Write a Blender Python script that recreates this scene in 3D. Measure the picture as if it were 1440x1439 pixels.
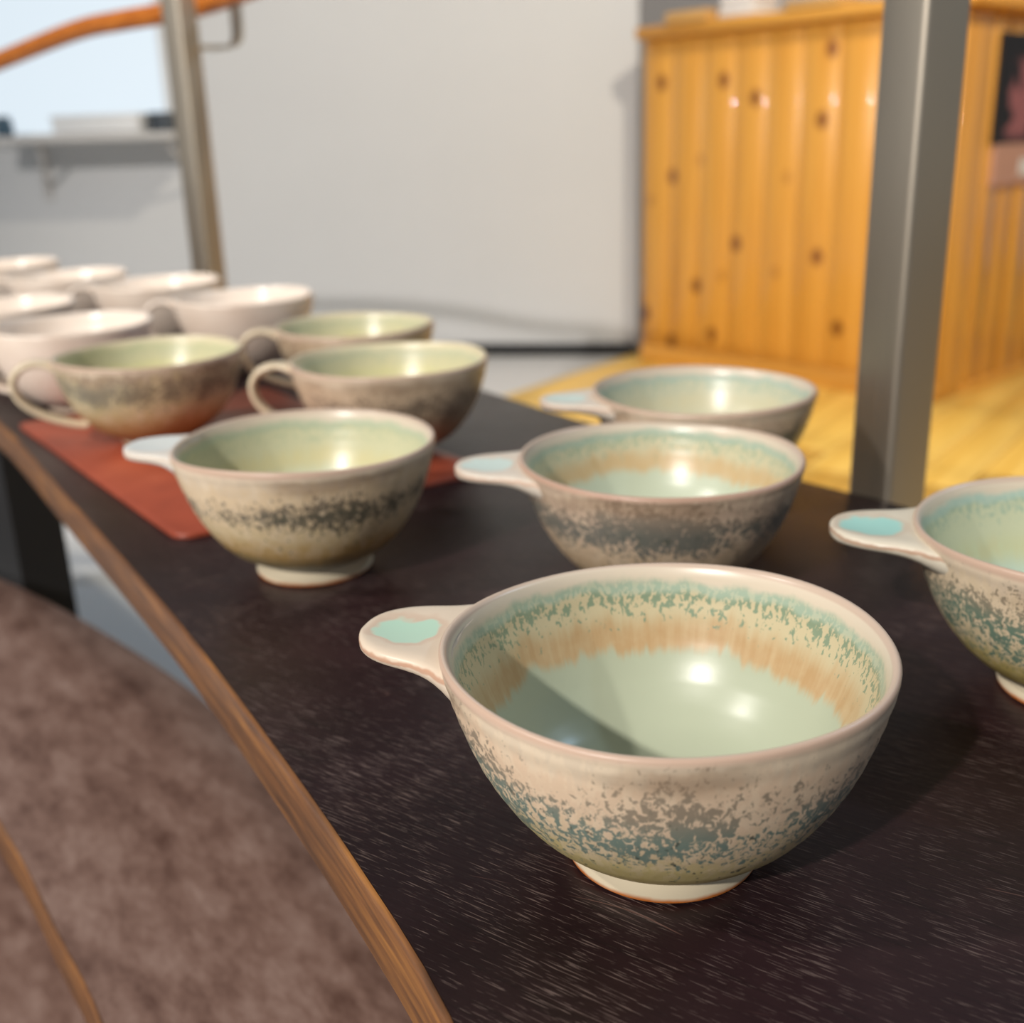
import bpy, bmesh, math, random
from mathutils import Vector, Matrix

random.seed(7)
for o in list(bpy.data.objects):
    bpy.data.objects.remove(o)
SC = bpy.context.scene
COL = SC.collection

# ------------------------------------------------------------------ camera
ZT = 0.40                       # top of the display tread above the floor
CZ = ZT + 0.203
cam_d = bpy.data.cameras.new('camera')
cam = bpy.data.objects.new('camera', cam_d)
COL.objects.link(cam)
SC.camera = cam
cam_d.sensor_fit = 'HORIZONTAL'
cam_d.sensor_width = 36.0
cam_d.lens = 36.0 * 1557.0 / 1440.0
pitch, roll = math.radians(18.559), math.radians(1.771)
up = -Vector((math.sin(roll) * math.cos(pitch), math.cos(roll) * math.cos(pitch), math.sin(pitch)))
fw = Vector((0, 0, 1))
fy = (fw - up * fw.dot(up)).normalized()
rx = fy.cross(up)
if rx.x < 0:
    rx = -rx
# rows rx, fy, up map (x right, y down, z forward) to the world
cx = Vector((rx.x, fy.x, up.x)); cy = Vector((rx.y, fy.y, up.y)); cz = Vector((rx.z, fy.z, up.z))
M = Matrix.Identity(4)
for i in range(3):
    M[i][0] = cx[i]; M[i][1] = -cy[i]; M[i][2] = -cz[i]
M.translation = Vector((0, 0, CZ))
cam.matrix_world = M
cam_d.clip_start = 0.01
cam_d.clip_end = 60
cam_d.dof.use_dof = True
cam_d.dof.focus_distance = 0.312
cam_d.dof.aperture_fstop = 9.0

# ------------------------------------------------------------------ world, lights, exposure
SC.view_settings.view_transform = 'Standard'
SC.view_settings.look = 'None'
SC.view_settings.gamma = 1.0
SC.view_settings.use_curve_mapping = False
SC.view_settings.exposure = -0.06
world = bpy.data.worlds.new('room_light')
SC.world = world
world.use_nodes = True
bg = world.node_tree.nodes['Background']
bg.inputs[0].default_value = (0.86, 0.93, 1.0, 1)
bg.inputs[1].default_value = 0.27


def spot(name, loc, target, power, color, radius, angle=60, blend=0.5):
    l = bpy.data.lights.new(name, 'SPOT')
    l.energy = power; l.color = color; l.shadow_soft_size = radius
    l.spot_size = math.radians(angle); l.spot_blend = blend
    o = bpy.data.objects.new(name, l)
    COL.objects.link(o)
    o.location = loc
    o.rotation_euler = (Vector(target) - Vector(loc)).to_track_quat('-Z', 'Y').to_euler()
    return o


# ceiling lamps the photograph gives away: the two warm ones by their highlights in the bowls and the shadows they
# throw, the cool one by its blue glint in the bowls, the last by the brightly lit counter front and floor
spot('ceiling_spot_behind_offscreen', (-1.94, -2.55, 2.60), (0.0, 0.6, ZT), 640, (1.0, 0.945, 0.885), 0.06, 66)
spot('ceiling_spot_left_offscreen', (-2.29, -0.26, 2.60), (0.0, 0.6, ZT), 185, (1.0, 0.945, 0.885), 0.06, 66)
spot('cool_lamp_right_offscreen', (2.32, 1.10, 2.60), (0.0, 0.6, ZT), 72, (0.55, 0.77, 1.0), 0.07, 60)
spot('counter_spot_above_offscreen', (1.0, 0.9, 2.6), (0.9, 2.7, 0.3), 195, (1.0, 0.88, 0.70), 0.06, 92)


# ------------------------------------------------------------------ node helper
class NT:
    def __init__(self, name):
        self.m = bpy.data.materials.new(name)
        self.m.use_nodes = True
        self.t = self.m.node_tree
        self.b = self.t.nodes['Principled BSDF']

    def n(self, kind, **kw):
        x = self.t.nodes.new(kind)
        for k, v in kw.items():
            setattr(x, k, v)
        return x

    def put(self, sock, v):
        if v is None:
            return
        if hasattr(v, 'links') or isinstance(v, bpy.types.NodeSocket):
            self.t.links.new(v, sock)
        elif isinstance(v, (tuple, list)) and len(v) == 3 and sock.type == 'RGBA':
            sock.default_value = (*v, 1)
        else:
            sock.default_value = v

    def math(self, op, a, b=None, c=None, clamp=False):
        x = self.n('ShaderNodeMath', operation=op, use_clamp=clamp)
        self.put(x.inputs[0], a); self.put(x.inputs[1], b); self.put(x.inputs[2], c)
        return x.outputs[0]

    def pos(self):
        return self.n('ShaderNodeTexCoord').outputs['Object']

    def sep(self, v):
        x = self.n('ShaderNodeSeparateXYZ'); self.put(x.inputs[0], v)
        return x.outputs

    def comb(self, x, y, z):
        c = self.n('ShaderNodeCombineXYZ')
        self.put(c.inputs[0], x); self.put(c.inputs[1], y); self.put(c.inputs[2], z)
        return c.outputs[0]

    def mapv(self, v, loc=(0, 0, 0), rot=(0, 0, 0), sc=(1, 1, 1)):
        x = self.n('ShaderNodeMapping'); self.put(x.inputs[0], v)
        x.inputs[1].default_value = loc; x.inputs[2].default_value = rot; x.inputs[3].default_value = sc
        return x.outputs[0]

    def noise(self, v, scale, detail=3, rough=0.5, dist=0.0):
        x = self.n('ShaderNodeTexNoise'); self.put(x.inputs['Vector'], v)
        x.inputs['Scale'].default_value = scale; x.inputs['Detail'].default_value = detail
        x.inputs['Roughness'].default_value = rough; x.inputs['Distortion'].default_value = dist
        return x.outputs[0]

    def step(self, v, lo, hi):
        x = self.n('ShaderNodeMapRange', interpolation_type='SMOOTHSTEP')
        self.put(x.inputs[0], v); self.put(x.inputs[1], lo); self.put(x.inputs[2], hi)
        x.inputs[3].default_value = 0; x.inputs[4].default_value = 1
        return x.outputs[0]

    def ramp(self, v, stops, interp='LINEAR'):
        x = self.n('ShaderNodeValToRGB'); self.put(x.inputs[0], v)
        cr = x.color_ramp; cr.interpolation = interp
        cr.elements.remove(cr.elements[1])
        cr.elements[0].position = stops[0][0]; cr.elements[0].color = (*stops[0][1], 1)
        for p, c in stops[1:]:
            e = cr.elements.new(p); e.color = (*c, 1)
        return x.outputs[0]

    def mix(self, f, a, b, blend='MIX'):
        x = self.n('ShaderNodeMix', data_type='RGBA', blend_type=blend)
        self.put(x.inputs[0], f); self.put(x.inputs[6], a); self.put(x.inputs[7], b)
        return x.outputs[2]

    def bump(self, h, strength, dist):
        x = self.n('ShaderNodeBump'); x.inputs['Strength'].default_value = strength
        x.inputs['Distance'].default_value = dist; self.put(x.inputs['Height'], h)
        self.t.links.new(x.outputs[0], self.b.inputs['Normal'])

    def out(self, col=None, rough=None, metal=None, coat=None, spec=None):
        if col is not None: self.put(self.b.inputs['Base Color'], col)
        if rough is not None: self.put(self.b.inputs['Roughness'], rough)
        if metal is not None: self.put(self.b.inputs['Metallic'], metal)
        if coat is not None: self.put(self.b.inputs['Coat Weight'], coat)
        if spec is not None: self.put(self.b.inputs['Specular IOR Level'], spec)
        return self.m


def S(r, g, b):                       # sRGB 0-255 to linear
    f = lambda c: c / 12.92 if c <= 0.04045 else ((c + 0.055) / 1.055) ** 2.4
    return (f(r / 255), f(g / 255), f(b / 255))


# ------------------------------------------------------------------ plain materials
def plain(name, col, rough=0.6, metal=0.0, var=0.06, scale=6.0, coat=0.0):
    k = NT(name)
    v = k.noise(k.pos(), scale, 4, 0.6)
    lo = tuple(c * (1 - var) for c in col); hi = tuple(min(1, c * (1 + var)) for c in col)
    return k.out(k.ramp(v, [(0.3, lo), (0.7, hi)]), rough, metal, coat)


M_WALL = plain('painted_wall', S(206, 207, 208), 0.55, var=0.015, scale=3)
M_WALL2 = plain('painted_wall_far', S(196, 194, 196), 0.6, var=0.02)
M_BASE = plain('black_skirting', (0.008, 0.008, 0.009), 0.6)
M_FLOORG = plain('light_vinyl', S(210, 211, 212), 0.3, var=0.03, scale=2)
M_WHITE = plain('white_paint', S(222, 224, 226), 0.5, var=0.02)
M_SHELF = plain('grey_shelf', S(196, 194, 192), 0.5, var=0.02)
M_DARK = plain('dark_plastic', S(58, 66, 74), 0.45)
M_BLACK = plain('black_board', (0.008, 0.008, 0.009), 0.8)
M_PAPER = plain('white_cloth', S(235, 230, 226), 0.8, var=0.03)


def emit_mat(name, col, strength):
    k = NT(name)
    k.b.inputs['Base Color'].default_value = (0.1, 0.1, 0.1, 1)
    k.b.inputs['Emission Color'].default_value = (*col, 1)
    k.b.inputs['Emission Strength'].default_value = strength
    return k.m


M_PANE = emit_mat('daylight_pane', S(226, 240, 250), 0.95)


def tread_material():
    k = NT('espresso_wood')
    p = k.pos()
    q = k.mapv(p, rot=(0, 0, 0.61))            # u runs across the tread, along the grain
    s = k.sep(q)
    st = k.noise(k.comb(k.math('MULTIPLY', s[0], 92), k.math('MULTIPLY', s[1], 2300), 0), 1.0, 2, 0.6)
    cl = k.noise(p, 26, 3, 0.6)
    thr = k.math('MULTIPLY_ADD', cl, -0.30, 0.755)
    streak = k.step(st, thr, k.math('ADD', thr, 0.06))
    pores = k.noise(k.comb(k.math('MULTIPLY', s[0], 28), k.math('MULTIPLY', s[1], 420), 3.1), 1.0, 3, 0.6)
    big = k.noise(p, 9, 4, 0.6)
    base = k.ramp(big, [(0.3, S(27, 16, 18)), (0.55, S(40, 25, 27)), (0.75, S(56, 37, 38))])
    base = k.mix(k.math('MULTIPLY', k.step(pores, 0.5, 0.75), 0.5), base, S(16, 11, 12))
    col = k.mix(k.math('MULTIPLY', streak, 0.36), base, S(146, 126, 118))
    # hair scratches
    sc1 = k.noise(k.mapv(k.mapv(p, rot=(0, 0, 0.3)), sc=(1.0, 9.0, 1)), 6, 0, 0.4, 0.0)
    l1 = k.math('SUBTRACT', 1.0, k.step(k.math('ABSOLUTE', k.math('SUBTRACT', sc1, 0.5)), 0.0006, 0.0022))
    m1 = k.step(k.noise(p, 34, 2), 0.56, 0.66)
    sm = k.math('MULTIPLY', k.math('MULTIPLY', l1, m1), 0.3)
    col = k.mix(sm, col, S(150, 112, 100))
    r = k.math('MULTIPLY_ADD', big, 0.22, 0.26)
    r = k.math('MULTIPLY_ADD', streak, 0.15, r)
    k.bump(k.math('SUBTRACT', pores, k.math('MULTIPLY', streak, 0.3)), 0.25, 0.0006)
    return k.out(col, r, spec=0.22)


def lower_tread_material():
    k = NT('mottled_brown_wood')
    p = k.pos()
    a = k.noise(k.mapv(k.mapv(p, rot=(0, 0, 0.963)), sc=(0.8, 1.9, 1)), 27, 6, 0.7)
    col = k.ramp(a, [(0.28, S(80, 54, 45)), (0.5, S(124, 97, 86)), (0.72, S(154, 129, 118))])  # mottled brown, paler than the wood of the topmost step
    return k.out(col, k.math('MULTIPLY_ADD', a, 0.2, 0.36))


def nosing_material():
    k = NT('worn_edge_wood')
    p = k.pos()
    a = k.noise(k.mapv(p, sc=(14, 14, 260)), 1.0, 4, 0.6)
    b = k.noise(p, 12, 4, 0.6)
    col = k.ramp(a, [(0.28, S(60, 37, 20)), (0.5, S(116, 74, 38)), (0.72, S(158, 106, 50))])
    col = k.mix(k.math('MULTIPLY', k.step(b, 0.45, 0.7), 0.55), col, S(86, 58, 38))
    return k.out(col, 0.42)


M_TREAD = tread_material()
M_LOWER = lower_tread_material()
M_NOSE = nosing_material()


def leather_material():
    k = NT('rust_leather')
    p = k.pos()
    a = k.noise(p, 14, 5, 0.6)
    g = k.noise(p, 700, 2, 0.5)
    col = k.ramp(a, [(0.3, S(120, 52, 34)), (0.6, S(154, 70, 46)), (0.8, S(172, 86, 58))])
    k.bump(g, 0.2, 0.0004)
    return k.out(col, k.math('MULTIPLY_ADD', a, 0.2, 0.3))


M_LEATHER = leather_material()


def steel_material():
    k = NT('brushed_steel')
    p = k.pos()
    a = k.noise(k.mapv(p, sc=(900, 900, 14)), 1.0, 3, 0.6)
    b = k.noise(k.mapv(p, sc=(6, 6, 3)), 1.0, 2, 0.5)
    col = k.mix(k.step(b, 0.3, 0.7), S(174, 162, 146), S(198, 188, 172))
    k.bump(a, 0.08, 0.0003)
    return k.out(col, k.math('MULTIPLY_ADD', a, 0.12, 0.44), 1.0)


M_STEEL = steel_material()
M_RAIL = NT('orange_rail_wood')
_a = M_RAIL.noise(M_RAIL.mapv(M_RAIL.pos(), sc=(8, 30, 60)), 2.0, 4)
M_RAIL = M_RAIL.out(M_RAIL.ramp(_a, [(0.3, S(168, 88, 18)), (0.7, S(206, 122, 40))]), 0.35)


def pine_material(name, c_lo, c_mid, c_hi, knots=(), rough=0.35, horiz=False, coat=0.3):
    """Knots are marks of the wood, given as (u, z) on the face in metres."""
    k = NT(name)
    p = k.pos()
    s = k.sep(p)
    if horiz:
        g = k.mapv(p, sc=(2.0, 60, 60))
    else:
        g = k.mapv(p, sc=(58, 20, 1.6))
    a = k.noise(g, 1.0, 4, 0.6, 0.4)
    col = k.ramp(a, [(0.25, c_lo), (0.5, c_mid), (0.75, c_hi)])
    acc = None
    for (u, z, r, w) in knots:
        dx = k.math('SUBTRACT', s[0], u)
        dz = k.math('MULTIPLY', k.math('SUBTRACT', s[2], z), 0.75)
        d = k.math('SQRT', k.math('ADD', k.math('MULTIPLY', dx, dx), k.math('MULTIPLY', dz, dz)))
        f = k.math('MULTIPLY', k.math('SUBTRACT', 1.0, k.step(d, r * 0.35, r)), w)
        acc = f if acc is None else k.math('MAXIMUM', acc, f)
    if acc is not None:
        col = k.mix(acc, col, S(112, 52, 10))
    return k.out(col, rough, coat=coat)


KNOTS = [(0.542, 0.775), (0.058, 0.728), (0.25, 0.724), (0.342, 0.68), (0.526, 0.625), (0.097, 0.501),
         (0.185, 0.541), (0.439, 0.499), (0.025, 0.44), (0.301, 0.34), (0.533, 0.32), (0.181, 0.228),
         (0.261, 0.258), (0.419, 0.277), (0.235, 0.107), (0.597, 0.157), (0.012, 0.142), (0.102, 0.075),
         (0.78, 0.60), (0.72, 0.22)]
FAINT = {6, 7, 8, 12, 13}
KN = [(u, z, 0.021 if i not in FAINT else 0.016, 0.9 if i not in FAINT else 0.35) for i, (u, z) in enumerate(KNOTS)]
M_PINE = pine_material('knotty_pine', S(204, 140, 50), S(219, 157, 64), S(228, 170, 78), KN)
M_PINE_H = pine_material('pine_rail', S(204, 140, 50), S(219, 157, 64), S(228, 170, 78), horiz=True)
M_PINE_R = pine_material('varnished_pine', S(204, 140, 50), S(219, 157, 64), S(228, 170, 78), rough=0.22, coat=0.6)
M_LIGHTWOOD = pine_material('light_wood', S(206, 156, 88), S(218, 170, 100), S(226, 182, 116), horiz=True)
M_OAK = pine_material('honey_floorboard', S(212, 166, 70), S(226, 184, 88), S(236, 198, 106), rough=0.4, horiz=True)


# ------------------------------------------------------------------ mesh helpers
def obj(name, verts, faces, mats, parent=None, mi=None, smooth=True, angle=None):
    me = bpy.data.meshes.new(name)
    me.from_pydata([tuple(v) for v in verts], [], faces)
    for m in (mats if isinstance(mats, (list, tuple)) else [mats]):
        me.materials.append(m)
    if mi:
        for f, i in zip(me.polygons, mi):
            f.material_index = i
    bm = bmesh.new(); bm.from_mesh(me)
    bmesh.ops.recalc_face_normals(bm, faces=bm.faces)
    bm.to_mesh(me); bm.free()
    for f in me.polygons:
        f.use_smooth = smooth
    if smooth and angle is not None:
        me.set_sharp_from_angle(angle=math.radians(angle))
    me.update()
    o = bpy.data.objects.new(name, me)
    COL.objects.link(o)
    o.parent = parent
    return o


def tag(o, label, cat, group=None):
    o['label'] = label; o['category'] = cat
    if group: o['group'] = group
    return o


def struct(o):
    o['kind'] = 'structure'
    return o


def empty(name, loc=(0, 0, 0), rz=0.0):
    o = bpy.data.objects.new(name, None)
    COL.objects.link(o)
    o.empty_display_size = 0.02
    o.location = loc; o.rotation_euler = (0, 0, rz)
    return o


def box(name, lo, hi, mat, parent=None, bevel=0.0, seg=2):
    bm = bmesh.new()
    bmesh.ops.create_cube(bm, size=1.0)
    for v in bm.verts:
        v.co = Vector([lo[i] + (v.co[i] + 0.5) * (hi[i] - lo[i]) for i in range(3)])
    if bevel:
        bmesh.ops.bevel(bm, geom=bm.edges[:], offset=bevel, segments=seg, affect='EDGES', profile=0.5)
    me = bpy.data.meshes.new(name)
    bm.to_mesh(me); bm.free()
    me.materials.append(mat)
    o = bpy.data.objects.new(name, me)
    COL.objects.link(o)
    o.parent = parent
    if bevel:
        for f in me.polygons:
            f.use_smooth = True
        me.set_sharp_from_angle(angle=math.radians(50))
    return o


def crom(pts, n):
    """Catmull-Rom through pts, n samples per span."""
    P = [Vector(p) for p in pts]
    P = [P[0] * 2 - P[1]] + P + [P[-1] * 2 - P[-2]]
    out = []
    for i in range(1, len(P) - 2):
        for j in range(n):
            t = j / n
            a, b, c, d = P[i - 1], P[i], P[i + 1], P[i + 2]
            out.append(0.5 * ((2 * b) + (c - a) * t + (2 * a - 5 * b + 4 * c - d) * t * t + (3 * b - a - 3 * c + d) * t ** 3))
    out.append(P[-2])
    return out


def resample(pts, n):
    L = [0.0]
    for a, b in zip(pts, pts[1:]):
        L.append(L[-1] + (b - a).length)
    out = []
    k = 0
    for i in range(n):
        s = L[-1] * i / (n - 1)
        while k < len(L) - 2 and L[k + 1] < s:
            k += 1
        t = (s - L[k]) / max(1e-9, L[k + 1] - L[k])
        out.append(pts[k].lerp(pts[k + 1], t))
    return out


def loft(name, rings, mat, parent=None, caps=True, smooth=True, angle=45, closed=True, mi=None):
    n = len(rings[0]); V = [v for r in rings for v in r]; F = []
    for i in range(len(rings) - 1):
        for j in range(n if closed else n - 1):
            a = i * n + j; b = i * n + (j + 1) % n
            F.append((a, b, b + n, a + n))
    if caps:
        F.append(tuple(range(n))[::-1])
        F.append(tuple(range((len(rings) - 1) * n, len(rings) * n)))
    return obj(name, V, F, mat, parent, mi, smooth, angle)


def sweep(name, path, sect, mat, parent=None, upv=Vector((0, 0, 1)), scale=None, caps=True):
    """sect: list of (a, b); a along the side vector, b along the local up."""
    rings = []
    for i, p in enumerate(path):
        t = (path[min(i + 1, len(path) - 1)] - path[max(i - 1, 0)]).normalized()
        side = t.cross(upv).normalized()
        u = side.cross(t).normalized()
        k = scale[i] if scale else (1, 1)
        rings.append([p + side * a * k[0] + u * b * k[1] for a, b in sect])
    return loft(name, rings, mat, parent, caps)


def circ(r, n=16, r2=None):
    return [(r * math.cos(2 * math.pi * i / n), (r2 or r) * math.sin(2 * math.pi * i / n)) for i in range(n)]


# ------------------------------------------------------------------ the room
W0 = Vector((0.374, 3.181, 0)); WD = Vector((-0.98608, 0.16625, 0)); WN = Vector((-0.16625, -0.98608, 0))  # WN faces the room
WROT = math.atan2(WD.y, WD.x)


def wallbox(name, s0, s1, d0, d1, z0, z1, mat, parent=None, bevel=0.0):
    """Box along the white wall: s along it (leftwards), d out of it into the room."""
    o = box(name, (s0, d0, z0), (s1, d1, z1), mat, parent, bevel)
    if parent is None:
        o.location = W0; o.rotation_euler = (0, 0, WROT)
    return o


struct(box('floor', (-4.5, -4.0, -0.06), (4.5, 6.0, 0.0), M_FLOORG))
wb = struct(wallbox('wall_back', 0.0, 4.0, -0.12, 0.0, 0.0, 2.6, M_WALL))
struct(wallbox('baseboard_back', 0.0, 4.0, 0.0, 0.012, 0.0, 0.036, M_BASE))
struct(box('wall_far', (-4.5, 5.0, 0.0), (4.5, 5.1, 2.6), M_WALL2))

# honey-coloured boards laid over the right-hand half of the floor, each board a piece of it
fl = struct(empty('floor_boards', (0.291, 3.066, 0.0), math.atan2(-0.355, -0.264)))
fl.name = 'floor_wood'
bw = 0.095
ref_board = None
for i in range(52):
    for j in range(2 if i < 7 else 3):
        if ref_board is None:
            ref_board = box('floorboard', (0, 0, 0), (1.3, bw - 0.0022, 0.010), M_OAK, fl, 0.0012, 1)
            b_ = ref_board
        else:
            b_ = ref_board.copy(); COL.objects.link(b_); b_.parent = fl
        b_.location = (-1.9 + j * 1.303 + (0.12 if i % 2 else 0.0) - 0.1, i * bw, 0.0006 * ((i * 7 + j * 3) % 3))

# lit window and wall shelf at the left of the white wall
win = struct(empty('window_1', W0, WROT))
wallbox('pane', 1.345, 2.30, 0.0, 0.012, 0.66, 1.45, M_PANE, win)
for nm, a in (('window_frame', (1.315, 1.345, 0.0, 0.025, 0.63, 1.48)), ('window_frame', (2.30, 2.33, 0.0, 0.025, 0.63, 1.48)),
              ('window_frame', (1.345, 2.30, 0.0, 0.025, 1.45, 1.48)), ('window_sill', (1.345, 2.30, 0.0, 0.025, 0.63, 0.66))):
    wallbox(nm, *a, M_WHITE, win)
sh = tag(empty('wall_shelf', W0, WROT), 'pale grey shelf on strut brackets fixed below the bright window', 'shelf')
wallbox('shelf_board', 1.24, 1.83, 0.026, 0.22, 0.633, 0.652, M_SHELF, sh, 0.002)
for s_ in (1.76, 1.30):
    wallbox('wall_plate', s_ - 0.014, s_ + 0.014, 0.0, 0.008, 0.47, 0.629, M_SHELF, sh)
    pth = [Vector((s_ - 0.10 * t if s_ > 1.5 else s_ - 0.02, 0.004 + 0.18 * t, 0.50 + 0.13 * t)) for t in (0, 0.5, 1)]
    sweep('strut', pth, circ(0.007, 8), M_SHELF, sh)
t = tag(empty('storage_box', W0, WROT), 'long low white box lying on the wall shelf', 'box')
wallbox('box_body', 1.345, 1.60, 0.07, 0.20, 0.6535, 0.692, M_WHITE, t, 0.002)
wallbox('lid', 1.342, 1.603, 0.067, 0.203, 0.692, 0.702, M_WHITE, t, 0.002)
t = tag(empty('tin', W0, WROT), 'small dark grey tin at the end of the wall shelf, beside the steel post', 'tin')
wallbox('tin_body', 1.27, 1.328, 0.10, 0.17, 0.6535, 0.695, M_DARK, t, 0.003)
wallbox('lid', 1.268, 1.330, 0.098, 0.172, 0.695, 0.703, M_DARK, t, 0.002)
t = tag(empty('jar', W0 + WD * 1.790 + WN * 0.13 + Vector((0, 0, 0.653)), 0), 'dark blue jar at the outer end of the wall shelf', 'jar')
M_BLUE = plain('dark_blue_glaze', S(48, 78, 98), 0.3)
for nm, prof in (('jar_body', [(0.0, 0), (0.022, 0), (0.026, 0.006), (0.026, 0.036), (0.021, 0.044), (0.0, 0.044)]),
                 ('lid', [(0.0, 0.0445), (0.022, 0.0445), (0.022, 0.053), (0.008, 0.056), (0.0, 0.056)])):
    V = []; F = []
    n = 20
    for r, z in prof:
        for j in range(n):
            V.append((r * math.cos(2 * math.pi * j / n), r * math.sin(2 * math.pi * j / n), z))
    for i in range(len(prof) - 1):
        for j in range(n):
            F.append((i * n + j, i * n + (j + 1) % n, (i + 1) * n + (j + 1) % n, (i + 1) * n + j))
    obj(nm, V, F, M_BLUE, t, angle=40)

# ------------------------------------------------------------------ pine counter
C0 = Vector((0.375, 3.052, 0)); CD = Vector((0.68190, -0.73145, 0)); CL = 0.8476
CROT = math.atan2(CD.y, CD.x)
ct = tag(empty('counter', C0, CROT), 'knotty pine counter clad in upright boards behind the steel post', 'counter')
HT = 0.862
box('carcass', (0.02, 0.022, 0.0105), (CL - 0.022, 1.3, HT - 0.03), M_PINE_H, ct)
nb = 9
w = CL / nb
for i in range(nb):
    box('plank', (i * w + 0.0002, -0.0004 * (i % 3), 0.058), ((i + 1) * w - 0.0002, 0.0205, HT - 0.0285), M_PINE, ct, 0.0006, 1)
box('plinth', (-0.002, -0.006, 0.0105), (CL + 0.004, 0.0205, 0.058), M_PINE_H, ct, 0.002)
box('corner_post', (CL - 0.0205, 0.021, 0.0105), (CL, 0.13, HT - 0.0285), M_PINE, ct, 0.002)
for i in range(12):
    y0 = 0.131 + i * w
    box('side_plank', (CL - 0.0205, y0, 0.030), (CL - 0.001 * (i % 2), y0 + w - 0.0012, HT - 0.0285), M_PINE_R, ct, 0.0014, 1)
box('side_plinth', (CL - 0.0205, 0.131, 0.0105), (CL + 0.003, 1.3, 0.0298), M_PINE_H, ct, 0.001)
box('worktop', (-0.012, -0.025, HT - 0.028), (CL + 0.025, 1.32, HT), M_PINE_H, ct, 0.004)

# things on the counter
t = tag(empty('wooden_tray', C0 + Vector((0, 0, 0)), CROT), 'pale wooden tray at the end of the counter beside the white wall', 'tray')
box('tray_base', (0.09, -0.032, HT + 0.0005), (0.215, 0.16, HT + 0.008), M_LIGHTWOOD, t, 0.001)
for lo, hi in (((0.09, -0.032), (0.215, -0.022)), ((0.09, 0.15), (0.215, 0.16)), ((0.09, -0.022), (0.1, 0.15)), ((0.205, -0.022), (0.215, 0.15))):
    box('tray_side', (*lo, HT + 0.008), (*hi, HT + 0.024), M_LIGHTWOOD, t, 0.001)
t = tag(empty('wooden_tray', C0, CROT), 'pale wooden tray on the counter beyond the folded white cloth', 'tray')
box('tray_base', (0.43, -0.030, HT + 0.0005), (0.57, 0.16, HT + 0.008), M_LIGHTWOOD, t, 0.001)
for lo, hi in (((0.43, -0.030), (0.57, -0.020)), ((0.43, 0.15), (0.57, 0.16)), ((0.43, -0.020), (0.44, 0.15)), ((0.56, -0.020), (0.57, 0.15))):
    box('tray_side', (*lo, HT + 0.008), (*hi, HT + 0.016), M_LIGHTWOOD, t, 0.001)
cl = empty('folded_cloth', C0, CROT)
tag(cl, 'folded white cloth lying between two pale trays on the counter', 'cloth')
for i in range(3):
    box('fold', (0.232 + 0.003 * i, -0.012 + 0.002 * i, HT + 0.0006 + i * 0.017), (0.335 - 0.002 * i, 0.10, HT + 0.0166 + i * 0.017), M_PAPER, cl, 0.0065, 3)

# poster on the side of the counter


def poster_material():
    k = NT('poster_print')
    p = k.pos(); s = k.sep(p)
    d = k.noise(k.mapv(p, sc=(1, 1, 1)), 16, 2, 0.5, 0.6)
    c = k.math('ABSOLUTE', k.math('SUBTRACT', s[1], k.math('MULTIPLY_ADD', s[2], 0.25, 0.13)))
    blob = k.step(k.math('MULTIPLY_ADD', c, -6.0, d), 0.10, 0.24)
    zz = k.step(k.math('ABSOLUTE', k.math('SUBTRACT', s[2], 0.655)), 0.10, 0.06)
    col = k.mix(k.math('MULTIPLY', blob, zz), S(14, 8, 9), S(150, 92, 96))
    return k.out(col, 0.5)


t = tag(empty('poster', C0, CROT), 'dark poster with a dusky pink shape mounted on the side of the pine counter', 'poster')
box('print', (CL + 0.0005, 0.155, 0.562), (CL + 0.008, 0.52, 0.79), poster_material(), t)
box('caption_strip', (CL + 0.0005, 0.170, 0.475), (CL + 0.008, 0.52, 0.5615), plain('pink_board', S(190, 146, 128), 0.5, var=0.04), t)
box('paper_note', (CL + 0.0083, 0.305, 0.492), (CL + 0.0093, 0.40, 0.528), M_WHITE, t)

# ------------------------------------------------------------------ curved stair treads


def tread(near, far, ztop, th, mat, label, nose=0.0016, n=110):
    N = resample(crom([(x, y, 0) for x, y in near], 8), n)
    Fa = resample(crom([(x, y, 0) for x, y in far], 8), n)
    root = empty('stair_tread', (0, 0, 0))
    tag(root, label, 'step')
    rb, rn = [], []
    e = 0.0016
    for a, b in zip(N, Fa):
        d = (b - a).normalized(); Z = Vector((0, 0, 1))
        a1 = a + d * (nose + 0.0002)
        rb.append([a1 + Z * (ztop - th), a1 + Z * ztop, a1.lerp(b, .33) + Z * ztop, a1.lerp(b, .66) + Z * ztop,
                   b - d * e + Z * ztop, b - d * 0.4 * e + Z * (ztop - 0.4 * e), b + Z * (ztop - e), b + Z * (ztop - th)])
        a2 = a + d * nose
        rn.append([a2 + Z * (ztop - th), a2 + Z * (ztop - 0.0001), a + d * 0.0010 + Z * (ztop - 0.0001), a + d * 0.0006 + Z * (ztop - 0.0004),
                   a + d * 0.0002 + Z * (ztop - 0.0010), a + Z * (ztop - 0.003), a + Z * (ztop - th + 0.002), a + d * 0.002 + Z * (ztop - th)])
    loft('tread_board', rb, mat, root, angle=50)
    o = loft('nosing', rn, M_NOSE, root, angle=60)
    o['label'] = 'worn orange-brown front edge'
    return root


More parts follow.
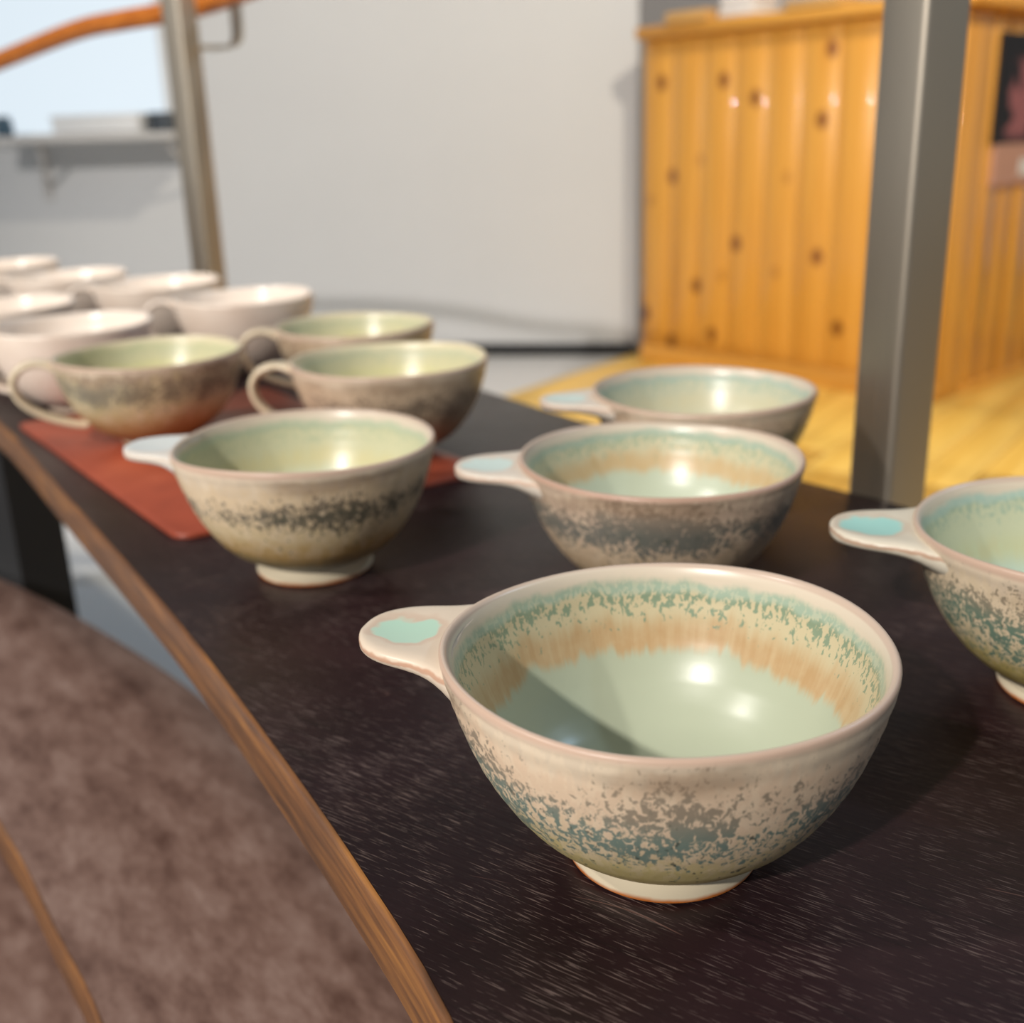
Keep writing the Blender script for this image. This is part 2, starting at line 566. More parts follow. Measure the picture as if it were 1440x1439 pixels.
NEAR = [(0.075, -0.15), (0.045, 0.0), (0.008, 0.13), (-0.019, 0.214), (-0.050, 0.278), (-0.095, 0.360), (-0.150, 0.455),
        (-0.215, 0.560), (-0.300, 0.695), (-0.404, 0.860), (-0.52, 1.02), (-0.66, 1.19), (-0.84, 1.37), (-1.05, 1.54)]
FAR = [(0.50, -0.15), (0.47, 0.05), (0.41, 0.26), (0.33, 0.43), (0.27, 0.525), (0.216, 0.602), (0.180, 0.646), (0.061, 0.807),
       (-0.015, 0.926), (-0.10, 1.05), (-0.23, 1.235), (-0.40, 1.455), (-0.57, 1.63), (-0.80, 1.84)]
tread(NEAR, FAR, ZT, 0.026, M_TREAD, 'near-black curved wooden step carrying the bowls and cups')
LN = [(0.02, -0.15), (-0.05, 0.13), (-0.125, 0.29), (-0.194, 0.403), (-0.235, 0.461), (-0.269, 0.51), (-0.305, 0.558), (-0.40, 0.68), (-0.53, 0.84), (-0.75, 1.06)]
LF = [(0.26, -0.15), (0.14, 0.20), (-0.02, 0.43), (-0.193, 0.668), (-0.257, 0.749), (-0.357, 0.853), (-0.446, 0.935), (-0.50, 0.98), (-0.62, 1.08), (-0.84, 1.24)]
tread(LN, LF, ZT - 0.17, 0.029, M_LOWER, 'mottled brown curved step one level below the bowls')
LN2 = [(-0.2, -0.15), (-0.30, 0.10), (-0.42, 0.30), (-0.55, 0.46), (-0.78, 0.68)]
LF2 = [(0.10, -0.15), (0.06, 0.26), (-0.04, 0.50), (-0.17, 0.69), (-0.38, 0.92)]
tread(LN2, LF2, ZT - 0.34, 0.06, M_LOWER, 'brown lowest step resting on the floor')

# black board filling the gap between floor and topmost step
SP = [(-0.488, 1.025), (-0.58, 1.11), (-0.70, 1.22), (-0.84, 1.345)]
pts = crom([(x, y, 0) for x, y in SP], 6)
rings = []
for i, p in enumerate(pts):
    tdir = (pts[min(i + 1, len(pts) - 1)] - pts[max(i - 1, 0)]).normalized()
    nrm = Vector((tdir.y, -tdir.x, 0))
    rings.append([p + Vector((0, 0, 0)), p + Vector((0, 0, ZT - 0.0262)), p + nrm * 0.05 + Vector((0, 0, ZT - 0.0262)), p + nrm * 0.05])
o = loft('under_step_board', rings, M_BLACK, None, angle=30)
tag(o, 'black curved board standing under the topmost step', 'stair support')

# ------------------------------------------------------------------ steel posts and rail


def post(x, y, z0, z1, rz, label, rail_pt=None):
    r = tag(empty('steel_post', (x, y, 0), rz), label, 'post')
    hw, c = 0.0160, 0.0036
    sec = []
    for sx, sy in ((1, 1), (-1, 1), (-1, -1), (1, -1)):
        a0 = math.atan2(sy, sx) - math.pi / 4
        for q in range(5):
            a = a0 + q * math.pi / 8
            sec.append(((hw - c) * sx + c * math.cos(a), (hw - c) * sy + c * math.sin(a)))
    rings = [[Vector((a, b, z)) for a, b in sec] for z in (z0, z0 + 0.15, z0 + 0.3, z1)]
    loft('tube', rings, M_STEEL, r, angle=35)
    box('base_plate', (-0.04, -0.04, 0.0005), (0.04, 0.04, 0.008), M_STEEL, r, 0.002)
    return r


view = math.atan2(0.34, 0.94)
PR = post(0.2225, 0.6245, 0.0085, 0.80, math.radians(45 + 2) - 0.345, 'brushed steel square post beside the bowls, before the pine counter')
PL = post(-0.3935, 1.503, 0.0005, 0.800, math.radians(45) + 0.255, 'brushed steel square post behind the white cups, with a rail bracket')
# bracket of the far post, as a flat bar bent up to the rail
PN = Vector((0.82, 0.57, 0)).normalized(); PT = Vector((-PN.y, PN.x, 0))
Mi = PL.matrix_basis.inverted()
bpath = crom([(d, 0, z) for d, z in ((0.010, 0.7245), (0.035, 0.7250), (0.055, 0.7255), (0.066, 0.7285), (0.0725, 0.736), (0.074, 0.750), (0.074, 0.7735))], 5)
rings = []
for i, p in enumerate(bpath):
    tg = (bpath[min(i + 1, len(bpath) - 1)] - bpath[max(i - 1, 0)]).normalized()
    nn = PN * (-tg.z) + Vector((0, 0, 1)) * tg.x
    c_ = Vector((PL.location.x, PL.location.y, 0)) + PN * p.x + Vector((0, 0, p.z))
    rings.append([Mi @ (c_ + PT * a + nn * b) for a, b in ((-0.015, -0.0022), (0.015, -0.0022), (0.015, 0.0022), (-0.015, 0.0022))])
loft('rail_bracket', rings, M_STEEL, PL, angle=40)
rail = crom([(0.2225 + 0.055, 0.6245 + 0.035, 0.815), (0.06, 0.95, 0.806), (-0.16, 1.28, 0.797), (-0.333, 1.545, 0.788), (-0.430, 1.615, 0.778),
             (-0.520, 1.675, 0.775), (-0.612, 1.75, 0.771), (-0.785, 1.89, 0.745), (-1.02, 2.04, 0.70)], 6)
o = sweep('handrail', rail, circ(0.0135, 14), M_RAIL)
tag(o, 'orange-brown round wooden handrail bending behind the far steel post', 'handrail')

# ------------------------------------------------------------------ leather mat
P1 = Vector((-0.183, 0.570)); U = Vector((-0.5866, 0.8099)); Vv = Vector((0.84, 0.542))
mo = []
cr = 0.012
corners = [P1, P1 + Vv * 0.205, P1 + Vv * 0.205 + U * 0.349, P1 + U * 0.349]
for i, c in enumerate(corners):
    a = (corners[i - 1] - c).normalized(); b = (corners[(i + 1) % 4] - c).normalized()
    for q in range(6):
        tq = q / 5
        s = c + a * cr; e = c + b * cr
        mo.append((s * (1 - tq) ** 2 + c * 2 * tq * (1 - tq) + e * tq ** 2))
cen = sum(corners, Vector((0, 0))) / 4
rings = []
for z, k in ((0.0004, 1.0), (0.0024, 1.0), (0.0030, 0.996)):
    rings.append([Vector((cen.x + (p.x - cen.x) * k, cen.y + (p.y - cen.y) * k, ZT + z)) for p in mo])
o = loft('leather_mat', rings, M_LEATHER, None, angle=60)
tag(o, 'rust-red leather mat with rounded corners under the green cups', 'mat')
ZM = ZT + 0.0031

# ------------------------------------------------------------------ glazes
H = 0.064


def glaze_out(name, seed, cream, ochre, patch, rim, bz=0.50, bw_=0.20, bs=0.30, amount=0.0, h=H, patch2=None):
    k = NT(name)
    p0 = k.pos()
    p = k.mapv(p0, loc=(seed * 1.37, seed * 0.71, seed * 0.33))
    z = k.math('DIVIDE', k.sep(p0)[2], h)
    wob = k.math('SUBTRACT', k.noise(p, 34, 4, 0.6), 0.5)
    zz = k.math('MULTIPLY_ADD', wob, 0.22, z)
    drip = k.noise(k.mapv(p, sc=(330, 330, 34)), 1.0, 3, 0.6)
    zz2 = k.math('MULTIPLY_ADD', k.math('SUBTRACT', drip, 0.5), 0.24, zz)
    col = k.ramp(zz2, [(0.16, ochre[0]), (0.34, ochre[1]), (0.48, cream[0]), (0.66, cream[1]), (0.84, cream[1]), (0.93, rim[0])])
    # the patchy band where the glaze breaks
    u = k.math('DIVIDE', k.math('SUBTRACT', zz, bz + 0.12), bw_ + 0.04)
    band = k.math('POWER', 2.718, k.math('MULTIPLY', k.math('MULTIPLY', u, u), -1.0))
    side = k.noise(k.mapv(p, sc=(1, 1, 0.5)), 19, 2, 0.5)
    br = k.noise(k.mapv(p, sc=(1, 1, 0.8)), 500, 4, 0.65, 0.6)
    br2 = k.noise(p, 75, 2, 0.5)
    v = k.math('ADD', br, k.math('MULTIPLY', k.math('SUBTRACT', band, 0.62), bs))
    v = k.math('ADD', v, k.math('MULTIPLY', k.math('SUBTRACT', side, 0.5), 0.36))
    v = k.math('ADD', v, k.math('MULTIPLY', k.math('SUBTRACT', br2, 0.5), 0.28))
    mask = k.math('MULTIPLY', k.step(v, 0.56 - amount, 0.60 - amount), k.step(band, 0.12, 0.3))
    pc = k.mix(k.noise(p, 60, 2), patch, patch2 or tuple(c * 0.78 for c in patch))
    pc = k.mix(k.math('MULTIPLY', k.step(zz, bz + 0.10, bz + 0.30), 0.8), pc, S(150, 130, 110))
    lite = k.math('MULTIPLY', k.step(k.noise(k.mapv(p, sc=(1, 1, 0.5)), 210, 4, 0.65), 0.50, 0.56), k.step(z, 0.22, 0.40))
    col = k.mix(k.math('MULTIPLY', lite, 0.35), col, S(224, 204, 176))
    col = k.mix(k.math('MULTIPLY', mask, 0.92), col, pc)
    # small dark flecks below the band, brown breath under the rim
    fl_ = k.noise(k.mapv(p, sc=(1, 1, 0.6)), 420, 2, 0.5)
    fm = k.math('MULTIPLY', k.step(fl_, 0.66, 0.69), k.step(z, 0.20, 0.30))
    col = k.mix(k.math('MULTIPLY', fm, k.math('SUBTRACT', 0.8, k.step(z, 0.6, 0.85), clamp=True)), col, S(74, 80, 70))
    br3 = k.math('MULTIPLY', k.step(zz, 0.80, 0.88), k.math('SUBTRACT', 1.0, k.step(zz, 0.92, 0.955)))
    col = k.mix(k.math('MULTIPLY', k.math('MULTIPLY', br3, k.step(side, 0.4, 0.6)), 0.55), col, S(138, 112, 88))
    col = k.mix(k.step(z, 0.945, 0.985), col, rim[1])
    k.bump(k.math('MULTIPLY_ADD', mask, -0.35, drip), 0.12, 0.0006)
    return k.out(col, k.math('MULTIPLY_ADD', mask, -0.08, 0.36), spec=0.45)


def glaze_in(name, seed, floor_c, tan, speck, green, rim, h=H, tan_lo=0.40, soft=0.032, rough=0.30):
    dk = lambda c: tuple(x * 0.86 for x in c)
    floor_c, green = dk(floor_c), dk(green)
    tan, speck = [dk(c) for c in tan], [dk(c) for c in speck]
    k = NT(name)
    p0 = k.pos(); s = k.sep(p0)
    p = k.mapv(p0, loc=(seed * 1.1, seed * 0.5, seed * 0.9))
    z = k.math('DIVIDE', s[2], h)
    ang = k.n('ShaderNodeVectorMath', operation='NORMALIZE')
    k.t.links.new(k.comb(s[0], s[1], 0.0), ang.inputs[0])
    dv = k.mapv(ang.outputs[0], loc=(seed, seed * 2, 0))
    d1 = k.math('SUBTRACT', k.noise(dv, 13, 3, 0.65), 0.5)
    d2 = k.math('SUBTRACT', k.noise(dv, 2.2, 1), 0.5)
    dz = k.math('ADD', k.math('MULTIPLY', d1, 0.15), k.math('MULTIPLY', d2, 0.14))
    zd = k.math('ADD', z, dz)
    wob = k.math('SUBTRACT', k.noise(p, 60, 3, 0.6), 0.5)
    zw = k.math('MULTIPLY_ADD', wob, 0.13, z)
    # streaked tan zone over the pale floor
    streak = k.noise(k.mapv(dv, sc=(1, 1, 0)), 17, 4, 0.7)
    streak = k.math('ADD', k.math('MULTIPLY', streak, 0.6), k.math('MULTIPLY', k.noise(p, 150, 3, 0.6), 0.4))
    tanc = k.mix(k.step(streak, 0.35, 0.7), tan[0], tan[1])
    tanc = k.mix(k.step(zd, tan_lo + 0.08, tan_lo + 0.20), tanc, speck[0])
    fl = k.mix(k.noise(p, 30, 3), floor_c, tuple(c * 0.93 for c in floor_c))
    col = k.mix(k.step(zd, tan_lo - soft, tan_lo + soft), fl, tanc)
    # speckle: green breaking through cream
    n = k.noise(k.mapv(p, sc=(1, 1, 0.6)), 560, 3, 0.6, 0.3)
    w = k.math('MULTIPLY', k.step(zw, 0.66, 0.88), 0.19)
    col = k.mix(k.math('MULTIPLY', k.math('MULTIPLY', k.step(k.math('ADD', n, w), 0.66, 0.70), k.step(zw, 0.62, 0.70)), 0.85), col, speck[1])
    col = k.mix(k.math('MULTIPLY', k.step(zw, 0.85, 0.89), 0.7), col, green)
    col = k.mix(k.step(zw, 0.90, 0.95), col, rim[0])
    col = k.mix(k.math('MULTIPLY', k.step(z, 0.975, 0.99), 0.7), col, rim[1])
    k.bump(k.noise(p, 90, 3), 0.05, 0.0008)
    return k.out(col, rough, spec=0.42)


def foot_mat(name, cream, line):
    k = NT(name)
    p = k.pos(); z = k.sep(p)[2]
    zz = k.math('MULTIPLY_ADD', k.math('SUBTRACT', k.noise(p, 120, 3), 0.5), 0.0022, z)
    col = k.ramp(k.math('MULTIPLY', zz, 100), [(0.10, line), (0.26, cream)])
    return k.out(col, 0.45)


def lug_mat(name, cream, pool, line, pc=(0.083, 0.0), pr=0.013):
    """pool of glaze in the dish of the handle; brown line where the edge breaks"""
    k = NT(name)
    p = k.pos(); s = k.sep(p)
    dx = k.math('DIVIDE', k.math('SUBTRACT', s[0], pc[0]), 1.15)
    dy = k.math('SUBTRACT', s[1], pc[1])
    d = k.math('SQRT', k.math('ADD', k.math('MULTIPLY', dx, dx), k.math('MULTIPLY', dy, dy)))
    d = k.math('MULTIPLY_ADD', k.math('SUBTRACT', k.noise(p, 85, 2, 0.5), 0.5), 0.014, d)
    pm = k.math('MULTIPLY', k.math('SUBTRACT', 1.0, k.step(d, pr * 0.8, pr)), k.step(s[2], 0.0588, 0.0594))
    ring = k.math('MULTIPLY', k.step(d, pr * 0.8, pr), k.math('SUBTRACT', 1.0, k.step(d, pr, pr * 1.35)))
    base = k.mix(k.noise(p, 60, 4, 0.6), cream, tuple(c * 0.88 for c in cream))
    col = k.mix(k.math('MULTIPLY', ring, 0.25), base, line)
    col = k.mix(pm, col, pool)
    zl = k.math('MULTIPLY_ADD', k.math('SUBTRACT', k.noise(p, 160, 2), 0.5), 0.003, s[2])
    em = k.math('SUBTRACT', 1.0, k.step(k.math('ABSOLUTE', k.math('SUBTRACT', zl, 0.0588)), 0.0003, 0.0012))
    nz = k.n('ShaderNodeNewGeometry')
    side = k.math('SUBTRACT', 1.0, k.step(k.math('ABSOLUTE', k.sep(nz.outputs['Normal'])[2]), 0.75, 0.95))
    col = k.mix(k.math('MULTIPLY', k.math('MULTIPLY', em, side), 0.75), col, line)
    return k.out(col, 0.36)


# ------------------------------------------------------------------ bowls and cups
BOWL_OUT = [(0.0285, 0.0080), (0.0315, 0.0093), (0.0403, 0.0142), (0.0487, 0.0232), (0.0560, 0.0350), (0.0610, 0.0475), (0.0640, 0.0580), (0.0649, 0.0618)]
BOWL_RIM = [(0.0648, 0.0632), (0.0641, 0.0640), (0.0631, 0.0639), (0.0622, 0.0630)]
BOWL_IN = [(0.0612, 0.0600), (0.0590, 0.0520), (0.0545, 0.0400), (0.0480, 0.0285), (0.0385, 0.0190), (0.0270, 0.0138), (0.0135, 0.0118), (0.0, 0.0114)]
FOOT = [(0.0150, 0.0050), (0.0225, 0.0040), (0.0245, 0.0004), (0.0272, 0.0), (0.0292, 0.0006), (0.0297, 0.0022), (0.0292, 0.0060), (0.0289, 0.0088), (0.0240, 0.0105)]


def lathe_body(name, out, rim, inn, mats, parent, seed=0, n=96, wobble=0.0006, k=(1.0, 1.0)):
    prof = crom([(r, 0, z) for r, z in out], 5)[:-1]
    n_out = len(prof)
    prof += [Vector((r, 0, z)) for r, z in [out[-1]] + rim]
    prof += crom([(r, 0, z) for r, z in inn], 5)
    V, F, mi = [], [], []
    for q, p in enumerate(prof[:-1]):
        for j in range(n):
            a = 2 * math.pi * j / n
            f = p.z / H
            wz = wobble * f * (math.sin(2 * a + seed) + 0.6 * math.sin(3 * a + 2.1 * seed))
            wr = wobble * f * (math.sin(2 * a + 1.7 * seed) + 0.5 * math.sin(5 * a + seed))
            # throwing rings
            wr += 0.00012 * math.sin(p.z * 1100 + seed)
            r = (p.x + wr) * k[0]
            V.append((r * math.cos(a), r * math.sin(a), (p.z + wz) * k[1]))
    nr = len(prof) - 1
    V.append((0, 0, prof[-1].z * k[1]))
    split = n_out + 2
    for i in range(nr - 1):
        for j in range(n):
            F.append((i * n + j, i * n + (j + 1) % n, (i + 1) * n + (j + 1) % n, (i + 1) * n + j)); mi.append(0 if i < split else 1)
    for j in range(n):
        F.append(((nr - 1) * n + j, (nr - 1) * n + (j + 1) % n, len(V) - 1)); mi.append(1)
    # closed underside
    F.append(tuple(range(n))); mi.append(0)
    return obj(name, V, F, mats, parent, mi, True, None)


def lathe(name, prof, mat, parent, n=72, k=(1, 1)):
    V, F = [], []
    for r, z in prof:
        for j in range(n):
            a = 2 * math.pi * j / n
            V.append((r * k[0] * math.cos(a), r * k[0] * math.sin(a), z * k[1]))
    for i in range(len(prof) - 1):
        for j in range(n):
            F.append((i * n + j, i * n + (j + 1) % n, (i + 1) * n + (j + 1) % n, (i + 1) * n + j))
    F.append(tuple(range(n))); F.append(tuple(range((len(prof) - 1) * n, len(prof) * n)))
    return obj(name, V, F, mat, parent, None, True, 50)


def lug(parent, mat, L=0.0335, tilt=0.0, k=1.0, skew=0.0):
    """flat tongue handle along +x, flaring where it meets the rim"""
    x0, x1 = 0.0600, 0.0615 + L
    ns, nw = 30, 24
    rings = []
    for i in range(ns + 1):
        s = i / ns
        s_ = 1 - (1 - s) ** 1.7            # finer towards the tip
        x = x0 + (x1 - x0) * s_
        ft = (x - 0.0615) / L                # 0 at the rim, 1 at the tip
        body = 0.0202 - 0.0012 * ft
        fl_ = 0.0150 * math.exp(-max(0, ft + 0.02) / 0.15) if ft > -0.02 else 0.0150
        hw = body + fl_
        tr = 0.62
        if ft > 1 - tr:
            q = (ft - (1 - tr)) / tr
            hw *= math.sqrt(max(0.0, 1 - min(1, q) ** 2.3))
        hw = max(hw, 0.0006)
        th = 0.0048 * (1 - 0.15 * max(0, ft)) * max(0.12, min(1.0, hw / 0.011) ** 0.5)
        th_b = th + (0.0045 * math.exp(-max(0, ft) / 0.16))
        ring = []
        for j in range(nw):
            a = 2 * math.pi * j / nw
            ca, sa = math.cos(a), math.sin(a)
            yy = hw * math.copysign(abs(ca) ** 0.75, ca)
            t_ = math.copysign(abs(sa) ** 0.75, sa)
            zc = 0.0588 + tilt * max(0, ft) * 0.01
            if sa >= 0:
                zz = zc + t_ * 0.0030 * (th / 0.0048)
                dish = 0.0022 * max(0, 1 - (yy / (0.82 * hw + 1e-6)) ** 2) * (1 if 0.05 < ft < 1 else 0) * math.sin(math.pi * min(1, max(0, ft))) ** 0.6
                zz -= dish
            else:
                zz = zc + t_ * th_b
            # keep the part inside the rim under the wall
            if ft < 0:
                zz = min(zz, 0.0600)
            xx = x - (hw - 0.018) * 0 - (1 - math.cos(min(1.2, abs(yy) / 0.062))) * 0.062 * max(0, 1 - max(0, ft) * 3.0) * 0.9
            rr = math.hypot(xx, yy)
            rmin = 0.0620 if zz > 0.056 else 0.0605
            if rr < rmin:
                xx *= rmin / rr; yy *= rmin / rr
            ring.append(Vector((xx * k, (yy + skew * max(0, ft) * 0.01) * k, zz * k)))
        rings.append(ring)
    n_ = len(rings[0]); V_ = [v for r_ in rings for v in r_]; F_ = []
    for i in range(len(rings) - 1):
        for j in range(n_):
            F_.append((i * n_ + j, i * n_ + (j + 1) % n_, (i + 1) * n_ + (j + 1) % n_, (i + 1) * n_ + j))
    F_.append(tuple(range(len(V_) - n_, len(V_))))
    return obj('lug_handle', V_, F_, mat, parent)


def lug_bowl(loc, deg, label, mo_, mi_, mf, ml, seed, sc=(1, 1), **kw):
    r = tag(empty('handled_bowl', (loc[0], loc[1], ZT), math.radians(deg)), label, 'bowl', 'celadon bowls with a flat tongue handle')
    r.scale = (sc[0], sc[0], sc[1])
    lathe_body('bowl_body', BOWL_OUT, BOWL_RIM, BOWL_IN, [mo_, mi_], r, seed)
    lathe('foot', FOOT, mf, r)
    lug(r, ml, **kw)
    return r


CREAM = (S(206, 184, 150), S(214, 188, 160)); OCHRE = (S(186, 166, 104), S(200, 182, 128))
RIM = (S(206, 188, 164), S(188, 160, 140)); GREENP = S(106, 130, 122)
FOOTM = foot_mat('foot_glaze', S(214, 200, 172), S(184, 104, 44))
IN_RIM = (S(208, 194, 174), S(190, 164, 146))
CELA = S(186, 193, 168)
TAN = (S(190, 156, 112), S(202, 176, 136)); SPK = (S(206, 192, 156), S(120, 146, 122)); GRN = S(176, 194, 174)

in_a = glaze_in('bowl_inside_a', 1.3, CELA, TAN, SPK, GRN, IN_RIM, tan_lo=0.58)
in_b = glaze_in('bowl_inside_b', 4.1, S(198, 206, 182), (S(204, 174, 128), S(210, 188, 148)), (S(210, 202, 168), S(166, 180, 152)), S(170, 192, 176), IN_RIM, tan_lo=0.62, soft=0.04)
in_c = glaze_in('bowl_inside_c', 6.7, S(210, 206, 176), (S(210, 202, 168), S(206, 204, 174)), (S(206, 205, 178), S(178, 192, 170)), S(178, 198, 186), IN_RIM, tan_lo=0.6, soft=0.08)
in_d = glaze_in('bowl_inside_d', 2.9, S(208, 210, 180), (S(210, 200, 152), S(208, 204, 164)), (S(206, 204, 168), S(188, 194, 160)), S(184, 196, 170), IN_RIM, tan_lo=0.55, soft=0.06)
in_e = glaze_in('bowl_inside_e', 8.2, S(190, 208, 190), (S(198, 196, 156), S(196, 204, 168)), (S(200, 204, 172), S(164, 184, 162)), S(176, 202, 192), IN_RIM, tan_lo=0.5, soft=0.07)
out_a = glaze_out('bowl_outside_a', 1.0, CREAM, OCHRE, GREENP, RIM, 0.47, 0.27, 0.22, 0.02)
out_b = glaze_out('bowl_outside_b', 3.0, (S(200, 176, 146), S(196, 172, 150)), (S(176, 156, 116), S(196, 170, 136)), S(122, 116, 108), (S(190, 168, 146), S(180, 146, 126)), 0.58, 0.18, 0.32, 0.03, patch2=S(84, 96, 90))
out_c = glaze_out('bowl_outside_c', 5.0, CREAM, OCHRE, S(106, 116, 98), RIM, 0.55, 0.25, 0.30, 0.0)
out_d = glaze_out('bowl_outside_d', 2.2, (S(208, 186, 146), S(208, 184, 150)), (S(132, 128, 104), S(190, 154, 96)), S(84, 82, 70), RIM, 0.56, 0.13, 0.32, -0.01)
out_e = glaze_out('bowl_outside_e', 7.4, (S(206, 188, 150), S(210, 190, 160)), (S(168, 146, 76), S(186, 168, 104)), S(96, 128, 112), RIM, 0.52, 0.26, 0.30, 0.04)
LC = S(216, 198, 176)
lug_a = lug_mat('lug_glaze_a', LC, S(176, 206, 184), S(176, 126, 96), (0.0800, 0.0), 0.0092)
lug_b = lug_mat('lug_glaze_b', S(216, 204, 188), S(196, 212, 204), S(196, 160, 136), (0.079, 0.0), 0.0115)
lug_e = lug_mat('lug_glaze_e', S(214, 204, 184), S(158, 206, 196), S(170, 130, 104), (0.079, 0.0), 0.0108)
lug_d = lug_mat('lug_glaze_d', S(220, 214, 204), S(214, 218, 214), S(206, 186, 166), (0.079, 0.0), 0.016)

lug_bowl((0.0422, 0.2850), 163, 'celadon bowl with an orange-tan drip ring inside and green pool on its tongue handle', out_a, in_a, FOOTM, lug_a, 0.4, sc=(0.977, 1.05))
lug_bowl((0.0688, 0.4897), 176, 'celadon bowl with large dark grey-brown patches outside, between two others', out_b, in_b, FOOTM, lug_b, 1.9)
lug_bowl((0.1130, 0.6290), 181, 'pale celadon bowl with tongue handle nearest the step edge by the pine counter', out_c, in_c, FOOTM, lug_b, 3.1)
lug_bowl((-0.1008, 0.5270), 171, 'cream bowl with black speckled band and white tongue handle over the leather mat', out_d, in_d, FOOTM, lug_d, 4.7, sc=(0.98, 1.05))
lug_bowl((0.2130, 0.3740), 164, 'celadon bowl with bright turquoise pool on its handle, beside the near steel post', out_e, in_e, FOOTM, lug_e, 5.3)

# ring-handled cups
HC = 0.0650
CUP_OUT = [(0.0235, 0.0050), (0.0290, 0.0068), (0.0400, 0.0130), (0.0500, 0.0235), (0.0575, 0.0360), (0.0622, 0.0490), (0.0645, 0.0590), (0.0650, 0.0630)]
CUP_RIM = [(0.0648, 0.0642), (0.0641, 0.0650), (0.0630, 0.0649), (0.0622, 0.0641)]
CUP_IN = [(0.0614, 0.0610), (0.0592, 0.0530), (0.0545, 0.0400), (0.0470, 0.0265), (0.0375, 0.0165), (0.0260, 0.0110), (0.0130, 0.0090), (0.0, 0.0086)]
CFOOT = [(0.0150, 0.0030), (0.0205, 0.0024), (0.0220, 0.0002), (0.0240, 0.0), (0.0250, 0.0008), (0.0248, 0.0050), (0.0242, 0.0066), (0.0220, 0.0080)]


def ring_handle(parent, mat, kz=1.0):
    path = crom([(0.0605, 0, 0.0570), (0.0680, 0, 0.0612), (0.0770, 0, 0.0622), (0.0860, 0, 0.0590), (0.0915, 0, 0.0510), (0.0905, 0, 0.0410),
                 (0.0840, 0, 0.0320), (0.0730, 0, 0.0245), (0.0610, 0, 0.0195), (0.0500, 0, 0.0165), (0.0455, 0, 0.0175)], 5)
    path = [Vector((p.x, p.y, p.z * kz)) for p in path]
    n = 14
    sec = [(0.0062 * math.copysign(abs(math.cos(2 * math.pi * i / n)) ** 0.8, math.cos(2 * math.pi * i / n)),
            0.0027 * math.sin(2 * math.pi * i / n)) for i in range(n)]
    m = len(path)
    scl = [(1.25 - 0.45 * (i / m) + (0.5 * max(0, 1 - i / 8)), 1.0 + 0.4 * max(0, 1 - i / 8)) for i in range(m)]
    rings = []
    for i, p in enumerate(path):
        t = (path[min(i + 1, m - 1)] - path[max(i - 1, 0)]).normalized()
        side = Vector((0, 1, 0)); u = side.cross(t).normalized()
        rings.append([p + side * a * scl[i][0] + u * b * scl[i][1] for a, b in sec])
    return loft('ring_handle', rings, mat, parent, angle=None)


def cup(loc, deg, z0, label, group, mo_, mi_, mf, mh, seed, kz=1.0):
    r = tag(empty('cup', (loc[0], loc[1], z0), math.radians(deg)), label, 'cup', group)
    lathe_body('cup_body', CUP_OUT, CUP_RIM, CUP_IN, [mo_, mi_], r, seed, k=(1.0, kz))
    lathe('foot', CFOOT, mf, r, k=(1.0, kz))
    ring_handle(r, mh, kz)
    return r


YG = S(206, 210, 156)
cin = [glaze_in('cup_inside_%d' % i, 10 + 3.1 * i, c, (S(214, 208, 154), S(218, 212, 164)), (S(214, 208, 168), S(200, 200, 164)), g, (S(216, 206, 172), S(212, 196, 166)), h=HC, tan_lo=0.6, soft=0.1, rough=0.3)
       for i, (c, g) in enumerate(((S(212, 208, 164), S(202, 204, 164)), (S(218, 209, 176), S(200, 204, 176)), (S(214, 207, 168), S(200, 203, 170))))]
cout = [glaze_out('cup_outside_0', 11.0, (S(196, 178, 134), S(200, 184, 142)), (S(146, 112, 62), S(176, 144, 92)), S(120, 112, 94), RIM, 0.62, 0.20, 0.3, 0.03, h=HC),
        glaze_out('cup_outside_1', 12.6, (S(176, 158, 130), S(196, 174, 146)), (S(130, 110, 84), S(158, 138, 108)), S(124, 112, 96), RIM, 0.52, 0.20, 0.3, -0.01, h=HC),
        glaze_out('cup_outside_2', 14.9, (S(190, 172, 134), S(204, 184, 152)), (S(150, 120, 76), S(176, 150, 106)), S(124, 114, 96), RIM, 0.55, 0.20, 0.3, -0.01, h=HC)]
CFM = foot_mat('cup_foot_glaze', S(206, 190, 160), S(150, 96, 52))
HM = plain('handle_glaze', S(214, 196, 166), 0.3, var=0.08, scale=90)
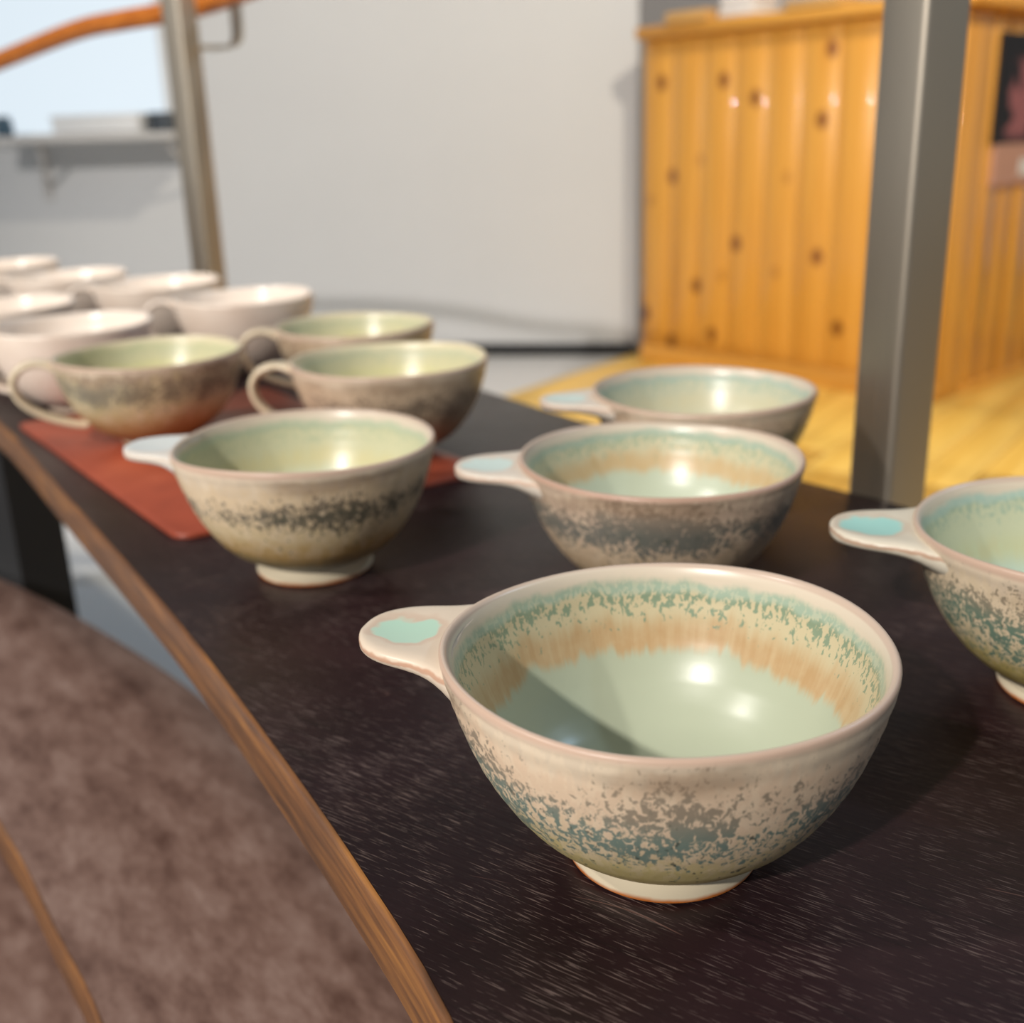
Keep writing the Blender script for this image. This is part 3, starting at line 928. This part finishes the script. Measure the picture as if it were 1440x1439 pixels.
G1 = 'green glazed cups with ring handles'
cup((-0.2552, 0.7848), 196, ZM, 'yellow-green cup with ring handle over the rust leather beside the step edge', G1, cout[0], cin[0], CFM, HM, 0.3)
cup((-0.0785, 0.7312), 182, ZM, 'green and pale yellow cup standing behind the speckled bowl, in front of another green cup', G1, cout[1], cin[1], CFM, HM, 1.2)
cup((-0.1232, 0.9048), 188, ZT, 'green glazed cup beside the foremost pinkish white cups, farthest of the green ones', G1, cout[2], cin[2], CFM, HM, 2.6)

# pinkish white cups
k_ = NT('white_glaze')
_p = k_.pos()
_n = k_.noise(_p, 40, 4, 0.6)
_fl = k_.step(k_.noise(_p, 380, 2), 0.70, 0.74)
WG = k_.out(k_.mix(k_.math('MULTIPLY', _fl, 0.25), k_.ramp(_n, [(0.3, S(226, 206, 188)), (0.7, S(238, 222, 206))]), S(170, 140, 116)), 0.3)
WI = plain('white_glaze_inside', S(240, 226, 212), 0.22, var=0.03, scale=30)
WF = foot_mat('white_foot', S(206, 186, 166), S(150, 100, 64))
GW = 'pinkish white cups with ring handles in two rows'
WHITE = [((-0.2478, 1.0611), 190, 'pinkish white cup standing next to the farthest green cup, handle ring open'),
         ((-0.3711, 1.2000), 192, 'pinkish white cup in the outer row, directly before the far steel post'),
         ((-0.5041, 1.3034), 194, 'pinkish white cup in the outer row, between two others beyond the post'),
         ((-0.6461, 1.4668), 196, 'pinkish white cup last in the outer row, under the wall shelf'),
         ((-0.4722, 1.0490), 195, 'pinkish white cup in the row along the step front edge, second from the green cup'),
         ((-0.3586, 0.9141), 193, 'pinkish white cup directly behind the yellow-green cup on leather')]
src = None
for (xy, dg, lb) in WHITE:
    if src is None:
        src = cup(xy, dg, ZT, lb, GW, WG, WI, WF, WG, 1.0, kz=0.0715 / 0.065)
    else:
        c = src.copy(); COL.objects.link(c)
        c.location = (xy[0], xy[1], ZT); c.rotation_euler = (0, 0, math.radians(dg)); c['label'] = lb
        for ch in list(src.children):
            q = ch.copy(); COL.objects.link(q); q.parent = c
